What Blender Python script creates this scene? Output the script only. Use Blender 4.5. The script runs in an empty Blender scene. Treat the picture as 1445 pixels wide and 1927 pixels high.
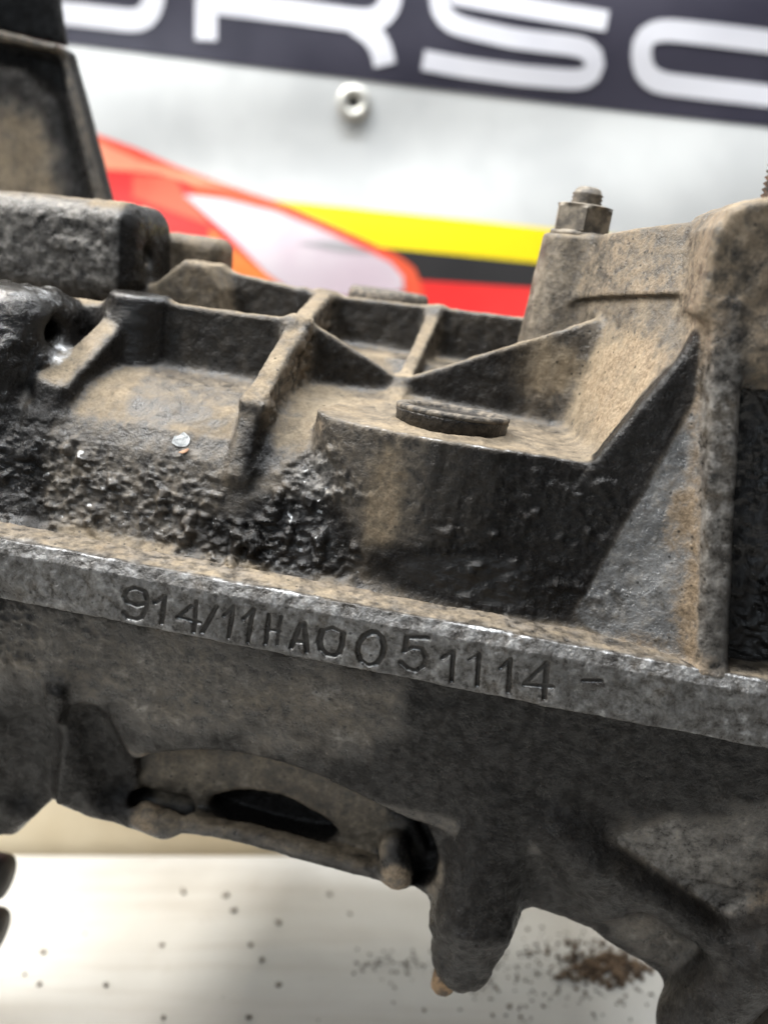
import bpy, bmesh, math, random
import numpy as np
from mathutils import Matrix, Vector, Euler

random.seed(7); rng = np.random.default_rng(7)
S = bpy.context.scene
MM = 0.001

# ------------------------------------------------------------------ camera
CAMZ = 0.262                      # lens height above the bench (m)
PITCH = 15.0
cam_d = bpy.data.cameras.new('camera'); cam = bpy.data.objects.new('camera', cam_d)
S.collection.objects.link(cam); S.camera = cam
cam.location = (0, 0, CAMZ); cam.rotation_euler = (math.radians(90 - PITCH), 0, 0)
cam_d.sensor_fit = 'VERTICAL'; cam_d.sensor_height = 36.0; cam_d.sensor_width = 27.0
cam_d.lens = 18.0 / math.tan(math.radians(30))
cam_d.clip_start = 0.01; cam_d.clip_end = 50
cam_d.dof.use_dof = True; cam_d.dof.focus_distance = 0.212
cam_d.dof.aperture_fstop = 7.3

# ------------------------------------------------------------------ light
Wd = bpy.data.worlds.new('World'); S.world = Wd; Wd.use_nodes = True
bg = Wd.node_tree.nodes['Background']
bg.inputs[0].default_value = (0.92, 0.96, 1.0, 1); bg.inputs[1].default_value = 0.15
def area(name, loc, target, sx, sy, power, col):
    l = bpy.data.lights.new(name, 'AREA'); l.shape = 'RECTANGLE'; l.size = sx; l.size_y = sy
    l.energy = power; l.color = col
    o = bpy.data.objects.new(name, l); S.collection.objects.link(o)
    o.location = loc
    o.rotation_euler = (Vector(target) - Vector(loc)).to_track_quat('-Z', 'Y').to_euler()
    return o
area('ceiling_tube_light', (-0.70, 0.40, 1.25), (0.0, 0.28, 0.22), 1.2, 0.24, 46, (1.0, 0.955, 0.885))
area('overhead_tube_light', (0.05, 0.20, 1.35), (0.05, 0.28, 0.2), 1.2, 0.07, 34, (0.93, 0.965, 1.0))
area('cool_fill_light', (-0.9, -1.0, 1.1), (0.0, 0.30, 0.15), 0.6, 0.5, 8, (0.80, 0.90, 1.0))  # added fill from the front left in a daylight tint, no window there
S.view_settings.view_transform = 'Standard'; S.view_settings.look = 'None'
S.view_settings.exposure = 0.15; S.view_settings.gamma = 1.0
S.render.engine = 'CYCLES'

# ------------------------------------------------------------------ pixel -> place
FP, PW, PH = 1669.0, 1445, 1927
th = math.radians(PITCH)
vR = np.array([1., 0, 0]); vU = np.array([0, math.sin(th), math.cos(th)]); vD = np.array([0, math.cos(th), -math.sin(th)])
def ray(px, py): return vR * (px - PW / 2) / FP - vU * (py - PH / 2) / FP + vD
_A = ray(0, 1018) * 212; _B = ray(1445, 1288) * 196
gX = (_B - _A) / np.linalg.norm(_B - _A)
gO = _A + gX * (-_A[0] / gX[0])
gZ = np.array([0, 0, 1.]); gZ -= gX * (gX @ gZ); gZ /= np.linalg.norm(gZ); gY = np.cross(gZ, gX)
GM = np.array([gX, gY, gZ]); camG = GM @ (-gO)
def at(px, py, y=None, z=None, x=None):
    """point of the gearbox frame (mm) where the pixel's ray meets a plane of that frame"""
    d = GM @ ray(px, py)
    k, v = (0, x) if x is not None else (1, y) if y is not None else (2, z)
    return camG + d * ((v - camG[k]) / d[k])
def on_plane(px, py, p, n):
    d = GM @ ray(px, py); n = np.array(n, float)
    return camG + d * (((np.array(p) - camG) @ n) / (d @ n))
G2W = Matrix(((gX[0], gY[0], gZ[0], gO[0] * MM), (gX[1], gY[1], gZ[1], gO[1] * MM),
              (gX[2], gY[2], gZ[2], gO[2] * MM + CAMZ), (0, 0, 0, 1)))

# ------------------------------------------------------------------ numpy noise
_T = rng.random((64, 64, 64)).astype(np.float32)
def vnoise(P, s):
    q = P * np.float32(s) + np.float32(1000.37)
    i = np.floor(q).astype(np.int32); f = q - i; f = f * f * f * (f * (f * 6 - 15) + 10)
    i &= 63; j = (i + 1) & 63
    x0, y0, z0 = i.T; x1, y1, z1 = j.T; fx, fy, fz = f.T
    a = _T[x0, y0, z0] * (1 - fx) + _T[x1, y0, z0] * fx
    b = _T[x0, y1, z0] * (1 - fx) + _T[x1, y1, z0] * fx
    c = _T[x0, y0, z1] * (1 - fx) + _T[x1, y0, z1] * fx
    d = _T[x0, y1, z1] * (1 - fx) + _T[x1, y1, z1] * fx
    a = a * (1 - fy) + b * fy; c = c * (1 - fy) + d * fy
    return a * (1 - fz) + c * fz
def fbm(P, s, o=3):
    r = 0; a = 1; t = 0
    for k in range(o):
        r = r + a * vnoise(P + np.float32(17.3 * k), s); t += a; a *= 0.5; s *= 2.03
    return r / t
def sstep(a, b, x):
    t = np.clip((x - a) / (b - a), 0, 1); return t * t * (3 - 2 * t)

# ------------------------------------------------------------------ distance fields (mm, gearbox frame)
f32 = np.float32
def box(c, h, r=1.0, R=None):
    c = np.array(c, float); h = np.array(h, float) - r
    R = np.eye(3) if R is None else np.array(R, float)          # rows: local axes
    def f(X, Y, Z):
        x, y, z = X - f32(c[0]), Y - f32(c[1]), Z - f32(c[2])
        q = [np.abs(f32(R[k][0]) * x + f32(R[k][1]) * y + f32(R[k][2]) * z) - f32(h[k]) for k in range(3)]
        o = np.sqrt(np.maximum(q[0], 0) ** 2 + np.maximum(q[1], 0) ** 2 + np.maximum(q[2], 0) ** 2)
        return o + np.minimum(np.maximum(np.maximum(q[0], q[1]), q[2]), 0) - f32(r)
    return f
def rib(p0, p1, w, depth, r=1.0, ext=0.0, side=None, w2=None):
    """plate whose upper edge runs from p0 to p1"""
    p0, p1 = np.array(p0, float), np.array(p1, float)
    u = p1 - p0; L = np.linalg.norm(u); u /= L
    s = np.cross(u, [0, 0, 1.]) if side is None else np.array(side, float)
    s -= u * (s @ u); s /= np.linalg.norm(s); v = np.cross(s, u)
    if v[2] < 0: v = -v
    if abs(v[2]) < 0.4 and v[1] > 0: v = -v
    c = (p0 + p1) / 2 - v * depth / 2
    return box(c, (L / 2 + ext, w / 2, depth / 2), r, (u, s, v))
def seg(p0, p1, r0, r1=None):
    p0, p1 = np.array(p0, float), np.array(p1, float); r1 = r0 if r1 is None else r1
    d = p1 - p0; dd = d @ d
    def f(X, Y, Z):
        x, y, z = X - f32(p0[0]), Y - f32(p0[1]), Z - f32(p0[2])
        t = np.clip((x * f32(d[0]) + y * f32(d[1]) + z * f32(d[2])) / f32(dd), 0, 1)
        return np.sqrt((x - t * f32(d[0])) ** 2 + (y - t * f32(d[1])) ** 2 + (z - t * f32(d[2])) ** 2) - (f32(r0) + t * f32(r1 - r0))
    return f
def cyl(c, ax, R, h0, h1, r=0.8, taper=0.0):
    c = np.array(c, float); k = 'xyz'.index(ax)
    def f(X, Y, Z):
        q = [X - f32(c[0]), Y - f32(c[1]), Z - f32(c[2])]
        a = q[k]; o = [q[i] for i in range(3) if i != k]
        dr = np.sqrt(o[0] ** 2 + o[1] ** 2) - f32(R) + a * f32(taper) + f32(r)
        dz = np.abs(a - f32((h0 + h1) / 2)) - f32((h1 - h0) / 2) + f32(r)
        return np.minimum(np.maximum(dr, dz), 0) + np.sqrt(np.maximum(dr, 0) ** 2 + np.maximum(dz, 0) ** 2) - f32(r)
    return f
def poly2(pts, A, B):
    d = None; s = None; n = len(pts)
    for i in range(n):
        a, b = pts[i], pts[i - 1]
        ex, ey = f32(b[0] - a[0]), f32(b[1] - a[1])
        wx, wy = A - f32(a[0]), B - f32(a[1])
        t = np.clip((wx * ex + wy * ey) / f32(ex * ex + ey * ey + 1e-9), 0, 1)
        dd = (wx - ex * t) ** 2 + (wy - ey * t) ** 2
        c1 = B >= f32(a[1]); c2 = B < f32(b[1]); c3 = (ex * wy) > (ey * wx)
        flip = (c1 & c2 & c3) | (~c1 & ~c2 & ~c3)
        d = dd if d is None else np.minimum(d, dd)
        s = flip if s is None else s ^ flip
    return np.where(s, -1, 1).astype(f32) * np.sqrt(d)
def prism(pts, ax, h0, h1, r=1.0):
    """polygon in the plane across axis ax (x: y,z  y: x,z  z: x,y), pushed from h0 to h1"""
    pts = [(float(p[0]), float(p[1])) for p in pts]
    def f(X, Y, Z):
        A, B, H = {'x': (Y, Z, X), 'y': (X, Z, Y), 'z': (X, Y, Z)}[ax]
        dr = poly2(pts, A, B) + f32(r); dz = np.abs(H - f32((h0 + h1) / 2)) - f32((h1 - h0) / 2) + f32(r)
        return np.minimum(np.maximum(dr, dz), 0) + np.sqrt(np.maximum(dr, 0) ** 2 + np.maximum(dz, 0) ** 2) - f32(r)
    return f
def round_poly(pts, it=2):
    pts = [np.array(p, float) for p in pts]
    for _ in range(it): pts = [q for a, b in zip(pts, pts[1:] + pts[:1]) for q in (a * .75 + b * .25, a * .25 + b * .75)]
    return pts
def half(p, n):
    n = np.array(n, float); n /= np.linalg.norm(n); o = float(np.array(p) @ n)
    return lambda X, Y, Z: X * f32(n[0]) + Y * f32(n[1]) + Z * f32(n[2]) - f32(o)
def inter(*fs, k=1.5):
    def f(X, Y, Z):
        d = fs[0](X, Y, Z)
        for g in fs[1:]:
            e = g(X, Y, Z); h = np.maximum(f32(k) - np.abs(d - e), 0) / f32(k)
            d = np.maximum(d, e) + h * h * f32(k * 0.25)
        return d
    return f
def plane_n(a, b, c, toward):
    n = np.cross(np.array(b) - np.array(a), np.array(c) - np.array(a)); n /= np.linalg.norm(n)
    return n if n @ np.array(toward, float) > 0 else -n

def combine(d, e, op, k):
    h = np.maximum(f32(k) - np.abs(d - e), 0) / f32(k) if op == 'add' else None
    if op == 'add': return np.minimum(d, e) - h * h * f32(k * 0.25)
    h = np.maximum(f32(k) - np.abs(d + e), 0) / f32(k)
    return np.maximum(d, -e) + h * h * f32(k * 0.25)

def mesh_field(prims, lo, hi, h, B=16):
    """sparse evaluation on a grid, then surface nets. prims: (f, op, k, part)"""
    lo = np.array(lo, float); n = (np.ceil((np.array(hi) - lo) / h / B).astype(int)) * B
    nb = n // B
    ax = [(lo[k] + h * np.arange(n[k])).astype(f32) for k in range(3)]
    ctr = [(lo[k] + h * (np.arange(nb[k]) * B + (B - 1) / 2)).astype(f32) for k in range(3)]
    X, Y, Z = [a.ravel() for a in np.meshgrid(*ctr, indexing='ij')]
    D = np.full(X.shape, 30, f32); cd = []
    for f, op, k, _ in prims:
        e = f(X, Y, Z) + np.zeros_like(X); cd.append(e); D = combine(D, e, op, k)
    rad = h * B * 0.9
    F = np.repeat(np.repeat(np.repeat(np.where(D > 0, 10, -10).astype(f32).reshape(nb), B, 0), B, 1), B, 2)
    for bi in np.nonzero(np.abs(D) < rad + 4)[0]:
        i, j, k = np.unravel_index(bi, nb)
        sl = (slice(i * B, i * B + B), slice(j * B, j * B + B), slice(k * B, k * B + B))
        x, y, z = ax[0][sl[0]][:, None, None], ax[1][sl[1]][None, :, None], ax[2][sl[2]][None, None, :]
        d = np.full((B, B, B), 30, f32)
        for q, (f, op, kk, _) in enumerate(prims):
            if cd[q][bi] < rad + kk + 3: d = combine(d, f(x, y, z), op, kk)
        F[sl] = d
    sg = F < 0
    c = sg[:-1, :-1, :-1].astype(np.int8)
    for o in ((1,0,0),(0,1,0),(0,0,1),(1,1,0),(1,0,1),(0,1,1),(1,1,1)):
        c += sg[o[0]:sg.shape[0]-1+o[0], o[1]:sg.shape[1]-1+o[1], o[2]:sg.shape[2]-1+o[2]]
    act = (c > 0) & (c < 8); del c
    I = np.argwhere(act)
    idx = np.full(act.shape, -1, np.int32); idx[act] = np.arange(len(I)); del act
    C = [(a, b, d) for a in (0, 1) for b in (0, 1) for d in (0, 1)]
    V8 = np.stack([F[I[:, 0] + a, I[:, 1] + b, I[:, 2] + d] for a, b, d in C], 1)
    acc = np.zeros((len(I), 3)); cnt = np.zeros(len(I))
    for p in range(8):
        for q in range(p + 1, 8):
            if sum(abs(C[p][t] - C[q][t]) for t in range(3)) != 1: continue
            a, b = V8[:, p], V8[:, q]; m = (a < 0) != (b < 0)
            t = np.where(m, a / np.where(m, a - b, 1), 0)
            pos = np.array(C[p])[None] + t[:, None] * (np.array(C[q]) - np.array(C[p]))[None]
            acc[m] += pos[m]; cnt[m] += 1
    V = (lo + h * (I + acc / cnt[:, None])).astype(f32)
    quads = []
    for a in range(3):
        b, cc = (a + 1) % 3, (a + 2) % 3
        s0 = [slice(None)] * 3; s1 = [slice(None)] * 3
        s0[a] = slice(0, -1); s1[a] = slice(1, None)
        E_ = np.argwhere(sg[tuple(s0)] != sg[tuple(s1)])
        ok = (E_[:, b] > 0) & (E_[:, cc] > 0) & (E_[:, b] < idx.shape[b]) & (E_[:, cc] < idx.shape[cc])
        E_ = E_[ok]; inside = sg[E_[:, 0], E_[:, 1], E_[:, 2]]
        q = []
        for ob, oc in ((0, 0), (-1, 0), (-1, -1), (0, -1)):
            t = E_.copy(); t[:, b] += ob; t[:, cc] += oc; q.append(idx[t[:, 0], t[:, 1], t[:, 2]])
        q = np.stack(q, 1); q[~inside] = q[~inside][:, ::-1]
        quads.append(q)
    Q = np.concatenate(quads); Q = Q[(Q >= 0).all(1)]
    return V, Q
def vnormals(V, Q):
    a = np.cross(V[Q[:, 2]] - V[Q[:, 0]], V[Q[:, 3]] - V[Q[:, 1]])
    N = np.zeros_like(V, dtype=np.float64)
    for k in range(3):
        for j in range(4): N[:, k] += np.bincount(Q[:, j], a[:, k], len(V))
    return (N / (np.linalg.norm(N, axis=1, keepdims=True) + 1e-12)).astype(f32)
def smooth_attr(a, Q, n, it=1):
    for _ in range(it):
        s = np.zeros((n,) + a.shape[1:]); c = np.zeros(n)
        for j in range(4):
            for jj in (1, 3):
                o = Q[:, (j + jj) % 4]
                if a.ndim == 1: s += np.bincount(Q[:, j], a[o], n)
                else:
                    for k in range(a.shape[1]): s[:, k] += np.bincount(Q[:, j], a[o, k], n)
                c += np.bincount(Q[:, j], minlength=n)
        a = (s / np.maximum(c, 1)[:, None] if a.ndim > 1 else s / np.maximum(c, 1)).astype(f32)
    return a

# ------------------------------------------------------------------ material helpers
class NT:
    def __init__(s, name):
        s.m = bpy.data.materials.new(name); s.m.use_nodes = True; s.t = s.m.node_tree; s.n = s.t.nodes
        s.b = s.n['Principled BSDF']; s.tc = s.n.new('ShaderNodeTexCoord')
    def link(s, a, b): s.t.links.new(a, b)
    def val(s, sock, v):
        if isinstance(v, bpy.types.NodeSocket): s.link(v, sock)
        else: sock.default_value = v
    def noise(s, scale, detail=4, rough=0.55, dist=0.0, off=0.0, vec=None):
        n = s.n.new('ShaderNodeTexNoise'); n.inputs['Scale'].default_value = scale
        n.inputs['Detail'].default_value = detail; n.inputs['Roughness'].default_value = rough; n.inputs['Distortion'].default_value = dist
        mp = s.n.new('ShaderNodeMapping'); mp.inputs['Location'].default_value = (off, off * .7, off * 1.3)
        s.link(vec or s.tc.outputs['Object'], mp.inputs[0]); s.link(mp.outputs[0], n.inputs['Vector']); return n.outputs[0]
    def voro(s, scale, feat='F1', off=0.0):
        n = s.n.new('ShaderNodeTexVoronoi'); n.feature = feat; n.inputs['Scale'].default_value = scale
        mp = s.n.new('ShaderNodeMapping'); mp.inputs['Location'].default_value = (off, off * .7, off * 1.3)
        s.link(s.tc.outputs['Object'], mp.inputs[0]); s.link(mp.outputs[0], n.inputs['Vector']); return n.outputs['Distance']
    def ramp(s, v, a, b, lo=0.0, hi=1.0):
        n = s.n.new('ShaderNodeMapRange'); n.interpolation_type = 'SMOOTHSTEP'
        s.val(n.inputs[0], v); n.inputs[1].default_value = a; n.inputs[2].default_value = b
        n.inputs[3].default_value = lo; n.inputs[4].default_value = hi; return n.outputs[0]
    def math(s, op, a, b=0.0, clamp=False):
        n = s.n.new('ShaderNodeMath'); n.operation = op; n.use_clamp = clamp
        s.val(n.inputs[0], a); s.val(n.inputs[1], b); return n.outputs[0]
    def mix(s, f, a, b):
        n = s.n.new('ShaderNodeMix'); n.data_type = 'RGBA'
        s.val(n.inputs[0], f)
        for k, v in ((6, a), (7, b)):
            s.val(n.inputs[k], v if isinstance(v, bpy.types.NodeSocket) else (*v, 1)); 
        return n.outputs[2]
    def mixf(s, f, a, b):
        n = s.n.new('ShaderNodeMix'); n.data_type = 'FLOAT'
        s.val(n.inputs[0], f); s.val(n.inputs[2], a); s.val(n.inputs[3], b); return n.outputs[0]
    def attr(s, name):
        n = s.n.new('ShaderNodeAttribute'); n.attribute_name = name; return n
    def bump(s, h, strength, dist, prev=None):
        n = s.n.new('ShaderNodeBump'); n.inputs['Strength'].default_value = strength; n.inputs['Distance'].default_value = dist
        s.link(h, n.inputs['Height'])
        if prev is not None: s.link(prev, n.inputs['Normal'])
        return n.outputs[0]
    def out(s, col=None, rough=None, metal=None, normal=None, spec=None, coat=None):
        for k, v in (('Base Color', col), ('Roughness', rough), ('Metallic', metal), ('Normal', normal), ('Specular IOR Level', spec), ('Coat Weight', coat)):
            if v is None: continue
            if k == 'Base Color' and isinstance(v, tuple): v = (*v, 1)
            s.val(s.b.inputs[k], v)
        return s.m

def cast_material():
    t = NT('cast aluminium with grime')
    A = t.attr('stain'); sep = t.n.new('ShaderNodeSeparateColor'); t.link(A.outputs['Color'], sep.inputs[0])
    grease_shade, dust, bare = sep.outputs[0], sep.outputs[1], sep.outputs[2]
    B2 = t.attr('wear'); sp2 = t.n.new('ShaderNodeSeparateColor'); t.link(B2.outputs['Color'], sp2.inputs[0])
    wear, rust, groove = sp2.outputs[0], sp2.outputs[1], sp2.outputs[2]
    n_big = t.noise(55, 5, 0.62, 0.6); n_mid = t.noise(330, 6, 0.68, 0.15, 3.1); n_fine = t.noise(1700, 3, 0.7, 0.0, 5.2)
    n_grit = t.noise(1150, 4, 0.72, 0.0, 9.0); n_sm = t.noise(130, 6, 0.7, 0.8, 6.3)
    mp = t.n.new('ShaderNodeMapping'); mp.inputs['Scale'].default_value = (1.0, 1.0, 0.22)
    t.link(t.tc.outputs['Object'], mp.inputs[0]); n_run = t.noise(210, 5, 0.65, 0.5, 1.7, mp.outputs[0])      # runs and drips
    def mask(v, n, amp, lo, hi): return t.ramp(t.math('ADD', v, t.math('MULTIPLY', t.math('SUBTRACT', n, 0.5), amp)), lo, hi)
    # stained casting skin
    base = t.mix(t.ramp(n_mid, 0.32, 0.70), (0.017, 0.015, 0.013), (0.090, 0.077, 0.062))
    base = t.mix(t.ramp(n_sm, 0.40, 0.68, 0, 0.75), base, (0.028, 0.024, 0.020))
    base = t.mix(t.ramp(n_big, 0.52, 0.72, 0, 0.55), base, (0.105, 0.084, 0.060))
    # bare metal, mottled with dull oxide
    bm = t.mix(t.ramp(n_big, 0.35, 0.65), (0.120, 0.122, 0.124), (0.245, 0.245, 0.243))
    bm = t.mix(t.ramp(n_grit, 0.42, 0.72, 0.0, 0.55), bm, (0.062, 0.057, 0.050))
    bm = t.mix(t.ramp(n_mid, 0.56, 0.72, 0, 0.45), bm, (0.38, 0.37, 0.34))
    bm = t.mix(t.ramp(n_sm, 0.52, 0.72, 0, 0.75), bm, (0.055, 0.050, 0.044))
    fb = mask(bare, n_mid, 0.9, 0.36, 0.66)
    c = t.mix(fb, base, bm)
    # dust film, thin in places
    dm = t.mix(t.ramp(n_grit, 0.25, 0.75), (0.135, 0.106, 0.073), (0.255, 0.205, 0.143))
    dm = t.mix(t.ramp(n_sm, 0.42, 0.70, 0, 0.6), dm, (0.085, 0.066, 0.046))
    dm = t.mix(t.ramp(n_big, 0.45, 0.70, 0, 0.45), dm, (0.30, 0.245, 0.17))
    fd = t.math('MULTIPLY', mask(dust, n_mid, 0.75, 0.18, 0.80), t.ramp(n_run, 0.25, 0.60, 0.55, 1.0))
    c = t.mix(fd, c, dm)
    # rusty brown deposits
    rm = t.mix(t.ramp(n_grit, 0.3, 0.7), (0.14, 0.102, 0.064), (0.31, 0.235, 0.158))
    rm = t.mix(t.ramp(n_mid, 0.50, 0.72, 0, 0.7), rm, (0.055, 0.040, 0.028))
    fr = mask(rust, n_mid, 1.0, 0.28, 0.78)
    c = t.mix(fr, c, rm)
    # black oily film, and shade painted dark
    fg = mask(grease_shade, t.math('ADD', t.math('MULTIPLY', n_mid, 0.5), t.math('MULTIPLY', n_run, 0.5)), 0.8, 0.26, 0.70)
    gm = t.mix(t.ramp(n_grit, 0.45, 0.75), (0.0065, 0.006, 0.0058), (0.019, 0.016, 0.0135))
    c = t.mix(t.math('MULTIPLY', fg, 0.97), c, gm)
    wet = t.math('MULTIPLY', t.ramp(grease_shade, 0.70, 0.92), fg)
    # scuffed edges down to bright metal, and painted glints
    fw = mask(wear, n_mid, 0.8, 0.40, 0.74)
    c = t.mix(fw, c, (0.43, 0.435, 0.44))
    # dark specks, pits
    fs = t.math('MULTIPLY', t.ramp(t.voro(420, 'F1', 2.0), 0.20, 0.10), t.ramp(n_big, 0.42, 0.6))
    c = t.mix(t.math('MULTIPLY', fs, 0.8), c, (0.012, 0.011, 0.010))
    c = t.mix(t.math('MULTIPLY', groove, t.ramp(n_grit, 0.3, 0.7, 0.95, 0.6)), c, (0.018, 0.015, 0.012))
    ro = t.mixf(fd, t.ramp(n_mid, 0.3, 0.7, 0.22, 0.50), 0.85)
    ro = t.mixf(fr, ro, 0.80)
    ro = t.mixf(fg, ro, t.ramp(n_sm, 0.35, 0.65, 0.24, 0.36))
    ro = t.mixf(wet, ro, t.ramp(n_mid, 0.35, 0.65, 0.08, 0.22))
    ro = t.mixf(fw, ro, 0.30)
    spec = t.mixf(fg, t.mixf(fd, 0.45, 0.10), t.ramp(n_mid, 0.40, 0.62, 0.26, 0.12)); spec = t.mixf(wet, spec, 0.6)
    me = t.math('MULTIPLY', t.math('MULTIPLY', fb, 0.55), t.math('SUBTRACT', 1.0, t.math('MAXIMUM', fg, fd)), True)
    me = t.math('MAXIMUM', me, t.math('MULTIPLY', fw, 0.9))
    hgt = t.math('ADD', t.math('MULTIPLY', n_grit, 0.42), t.math('MULTIPLY', n_mid, 0.9))
    b1 = t.bump(t.math('MULTIPLY', hgt, t.math('SUBTRACT', 1.0, t.math('MULTIPLY', fd, 0.45))), 0.7, 0.0010)
    b2 = t.bump(n_fine, 0.28, 0.0004, b1)
    return t.out(c, ro, me, b2, spec)

def plain(name, ca, cb, rough, metal=0.0, scale=300, bump=0.0, dist=0.0003, th=(0.35, 0.65)):
    t = NT(name); n = t.noise(scale, 5, 0.65, 0.2)
    return t.out(t.mix(t.ramp(n, *th), ca, cb), rough, metal, t.bump(t.noise(scale * 3, 3), bump, dist) if bump else None)

M_cast = cast_material()

# ------------------------------------------------------------------ object helpers
COL = S.collection
def link(o, parent=None):
    COL.objects.link(o)
    if parent is not None: o.parent = parent
    return o
def mesh_obj(name, V, F, mat, parent=None, smooth=True):
    me = bpy.data.meshes.new(name); me.from_pydata([tuple(map(float, v)) for v in V], [], [tuple(map(int, f)) for f in F])
    me.materials.append(mat)
    if smooth: me.polygons.foreach_set('use_smooth', [True] * len(me.polygons))
    me.update(); return link(bpy.data.objects.new(name, me), parent)
def fast_mesh(name, V, Q, mat, N=None, attrs=None):
    me = bpy.data.meshes.new(name)
    me.vertices.add(len(V)); me.vertices.foreach_set('co', np.ascontiguousarray(V, np.float32).ravel())
    me.loops.add(Q.size); me.loops.foreach_set('vertex_index', np.ascontiguousarray(Q, np.int32).ravel())
    me.polygons.add(len(Q)); me.polygons.foreach_set('loop_start', np.arange(0, Q.size, Q.shape[1], dtype=np.int32))
    me.polygons.foreach_set('use_smooth', np.ones(len(Q), bool))
    me.materials.append(mat); me.update(); me.validate()
    for k, a in (attrs or {}).items():
        at_ = me.attributes.new(k, 'FLOAT_COLOR', 'POINT')
        at_.data.foreach_set('color', np.ascontiguousarray(np.concatenate([a, np.ones((len(a), 1))], 1), np.float32).ravel())
    if N is not None: me.normals_split_custom_set_from_vertices(np.ascontiguousarray(N, np.float32))
    return me
def tag(o, label=None, cat=None, group=None, kind=None):
    if label: o['label'] = label
    if cat: o['category'] = cat
    if group: o['group'] = group
    if kind: o['kind'] = kind
    return o

# ------------------------------------------------------------------ the gearbox casting
PARTS = {}
P = []
def add(f, part, k=2.0): P.append((f, 'add', k, PARTS.setdefault(part, len(PARTS))))
def cut(f, k=1.5, part=None): P.append((f, 'cut', k, -1 if part is None else PARTS.setdefault(part, len(PARTS))))

# barrel of the upper half: a profile across the case pushed along it
prof = [(2, -10), (2, -1.3), (10, -0.6), (13.2, 2.4), (15.3, 9), (16.8, 16), (19.2, 23), (23, 28.5), (29.5, 34.2), (38, 38.6),
        (50, 41.2), (61, 42.6), (66, 45), (71, 49.8), (90, 50.3), (96, 58), (118, 58), (132, 40), (132, -60), (12, -60), (12, -12)]
add(prism(prof, 'x', -150, 118, 0.6), 'upper_shell')
# -- web between the ribs
R1a, R1b, R1c, R1d = (-39.4, 86, 65.2), (-38.0, 47.5, 58.4), (-41.8, 23.0, 39.6), (-42.2, 16.2, 20.5)
add(inter(rib(R1a, R1b, 5.4, 26, 1.3, 1.2), half((0, 92, 0), (0, 1, 0))), 'long_rib', 3.0)
add(rib(R1b, R1c, 5.6, 20, 1.4, 1.4), 'long_rib', 3.0)
add(rib(R1c, R1d, 6.0, 9, 1.8, 0.5, side=(1, 0, 0)), 'long_rib', 3.5)
add(rib((-80, 48, 57.4), (-39, 48, 58.4), 3.6, 24, 1.0, 0), 'pocket_wall', 3.0)
add(rib((-35, 52, 57.8), (-9, 56.5, 45.8), 3.0, 26, 0.9, 0.5), 'diagonal_rib', 2.5)
add(rib((-9.5, 56, 46.0), (39, 50, 70.4), 3.0, 40, 0.9, 0), 'sloping_web', 2.5)
add(rib((-5.0, 86, 65.0), (-8.6, 58, 47.2), 4.2, 22, 1.1, 0.6), 'short_rib', 2.5)
add(rib((-8.6, 58, 47.2), (-10.6, 45, 39.5), 4.4, 12, 1.1, 0.6), 'short_rib', 2.5)
for a, b in (((-73, 87, 67.0), (-46, 87, 64.6)), ((-46, 87, 64.6), (-36, 87, 64.3)), ((-36, 87, 64.3), (-4, 87, 65.6)), ((-4, 87, 65.6), (29, 87, 66.4))):
    add(rib(a, b, 5.0, 34, 1.1, 0.6), 'rear_wall', 3.0)
# -- boss with the plug
bp = [(-26.5, 31), (-25.2, 20), (-13, 13.8), (0, 11.6), (16, 11.4), (32, 13.4), (66, 14), (62, 62), (-10, 58), (-16, 48), (-22, 40)]
add(prism(round_poly(bp, 2), 'z', -6, 39.8, 1.0), 'front_boss', 3.0)
add(cyl((7, 29.5, 0), 'z', 15.2, 30, 40.5, 0.5), 'front_boss', 1.5)
add(prism([(38, 34), (42.0, 41.6), (48.1, 53.2), (53.9, 63.8), (58.8, 75), (63, 75), (66, 40), (50, -4), (26, -4), (26, 34)], 'y', 13.0, 19.5, 1.0), 'diagonal_brace', 2.0)
# -- flared wall and its thicker upper band
WY = (17.0, 50.0, 78.0); WX = (44.0, 35.5, 29.0); WL = (0.45, 0.17, 0.03)
def wall_x(Y, Z):
    k = [np.clip((Y - f32(WY[i])) / f32(WY[i + 1] - WY[i]), 0, 1) for i in (0, 1)]
    x0 = WX[0] + (WX[1] - WX[0]) * k[0] + (WX[2] - WX[1]) * k[1]; l0 = WL[0] + (WL[1] - WL[0]) * k[0] + (WL[2] - WL[1]) * k[1]
    return x0 + l0 * (Z - f32(42))
def wall(off): return lambda X, Y, Z: (wall_x(Y, Z) - f32(off) - X) * f32(0.9)
def on_wall(px, py):
    d = GM @ ray(px, py); lo_, hi_ = 100.0, 420.0
    for k in np.linspace(180, 420, 600):
        p = camG + d * k
        if p[0] > wall_x(f32(p[1]), f32(p[2])) and p[1] > 10: return p
    return p
t0, t1 = on_wall(1110, 447), on_wall(1356, 412)
print('wall top', t0, t1, 'corner', on_wall(1120, 600), on_wall(1340, 560))
top_n = plane_n(t0, t1, t1 + np.array([30, 6, 3.]), (0, 0, 1))
add(inter(wall(0.0), box((75, 53, 66), (50, 38, 60), 1), half(t0 - top_n * 0.3, top_n), k=1.2), 'flared_wall', 3.0)
l0, l1 = on_wall(1085, 566), on_wall(1338, 556)
ln = plane_n(l0, l1, l0 + np.array([-1, -0.4, 0.05]), (0, 0, -1))
add(inter(wall(1.8), box((75, 54, 80), (50, 38, 40), 1), half(t0, top_n), half(l0, ln), half(on_wall(1092, 500), (-1, 0.25, 0)), k=0.8), 'upper_band', 0.5)
# -- stud post
add(cyl((32.0, 75, 0), 'z', 14.6, 45, 90.6, 1.0, 0.055), 'stud_post', 4.0)
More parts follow.
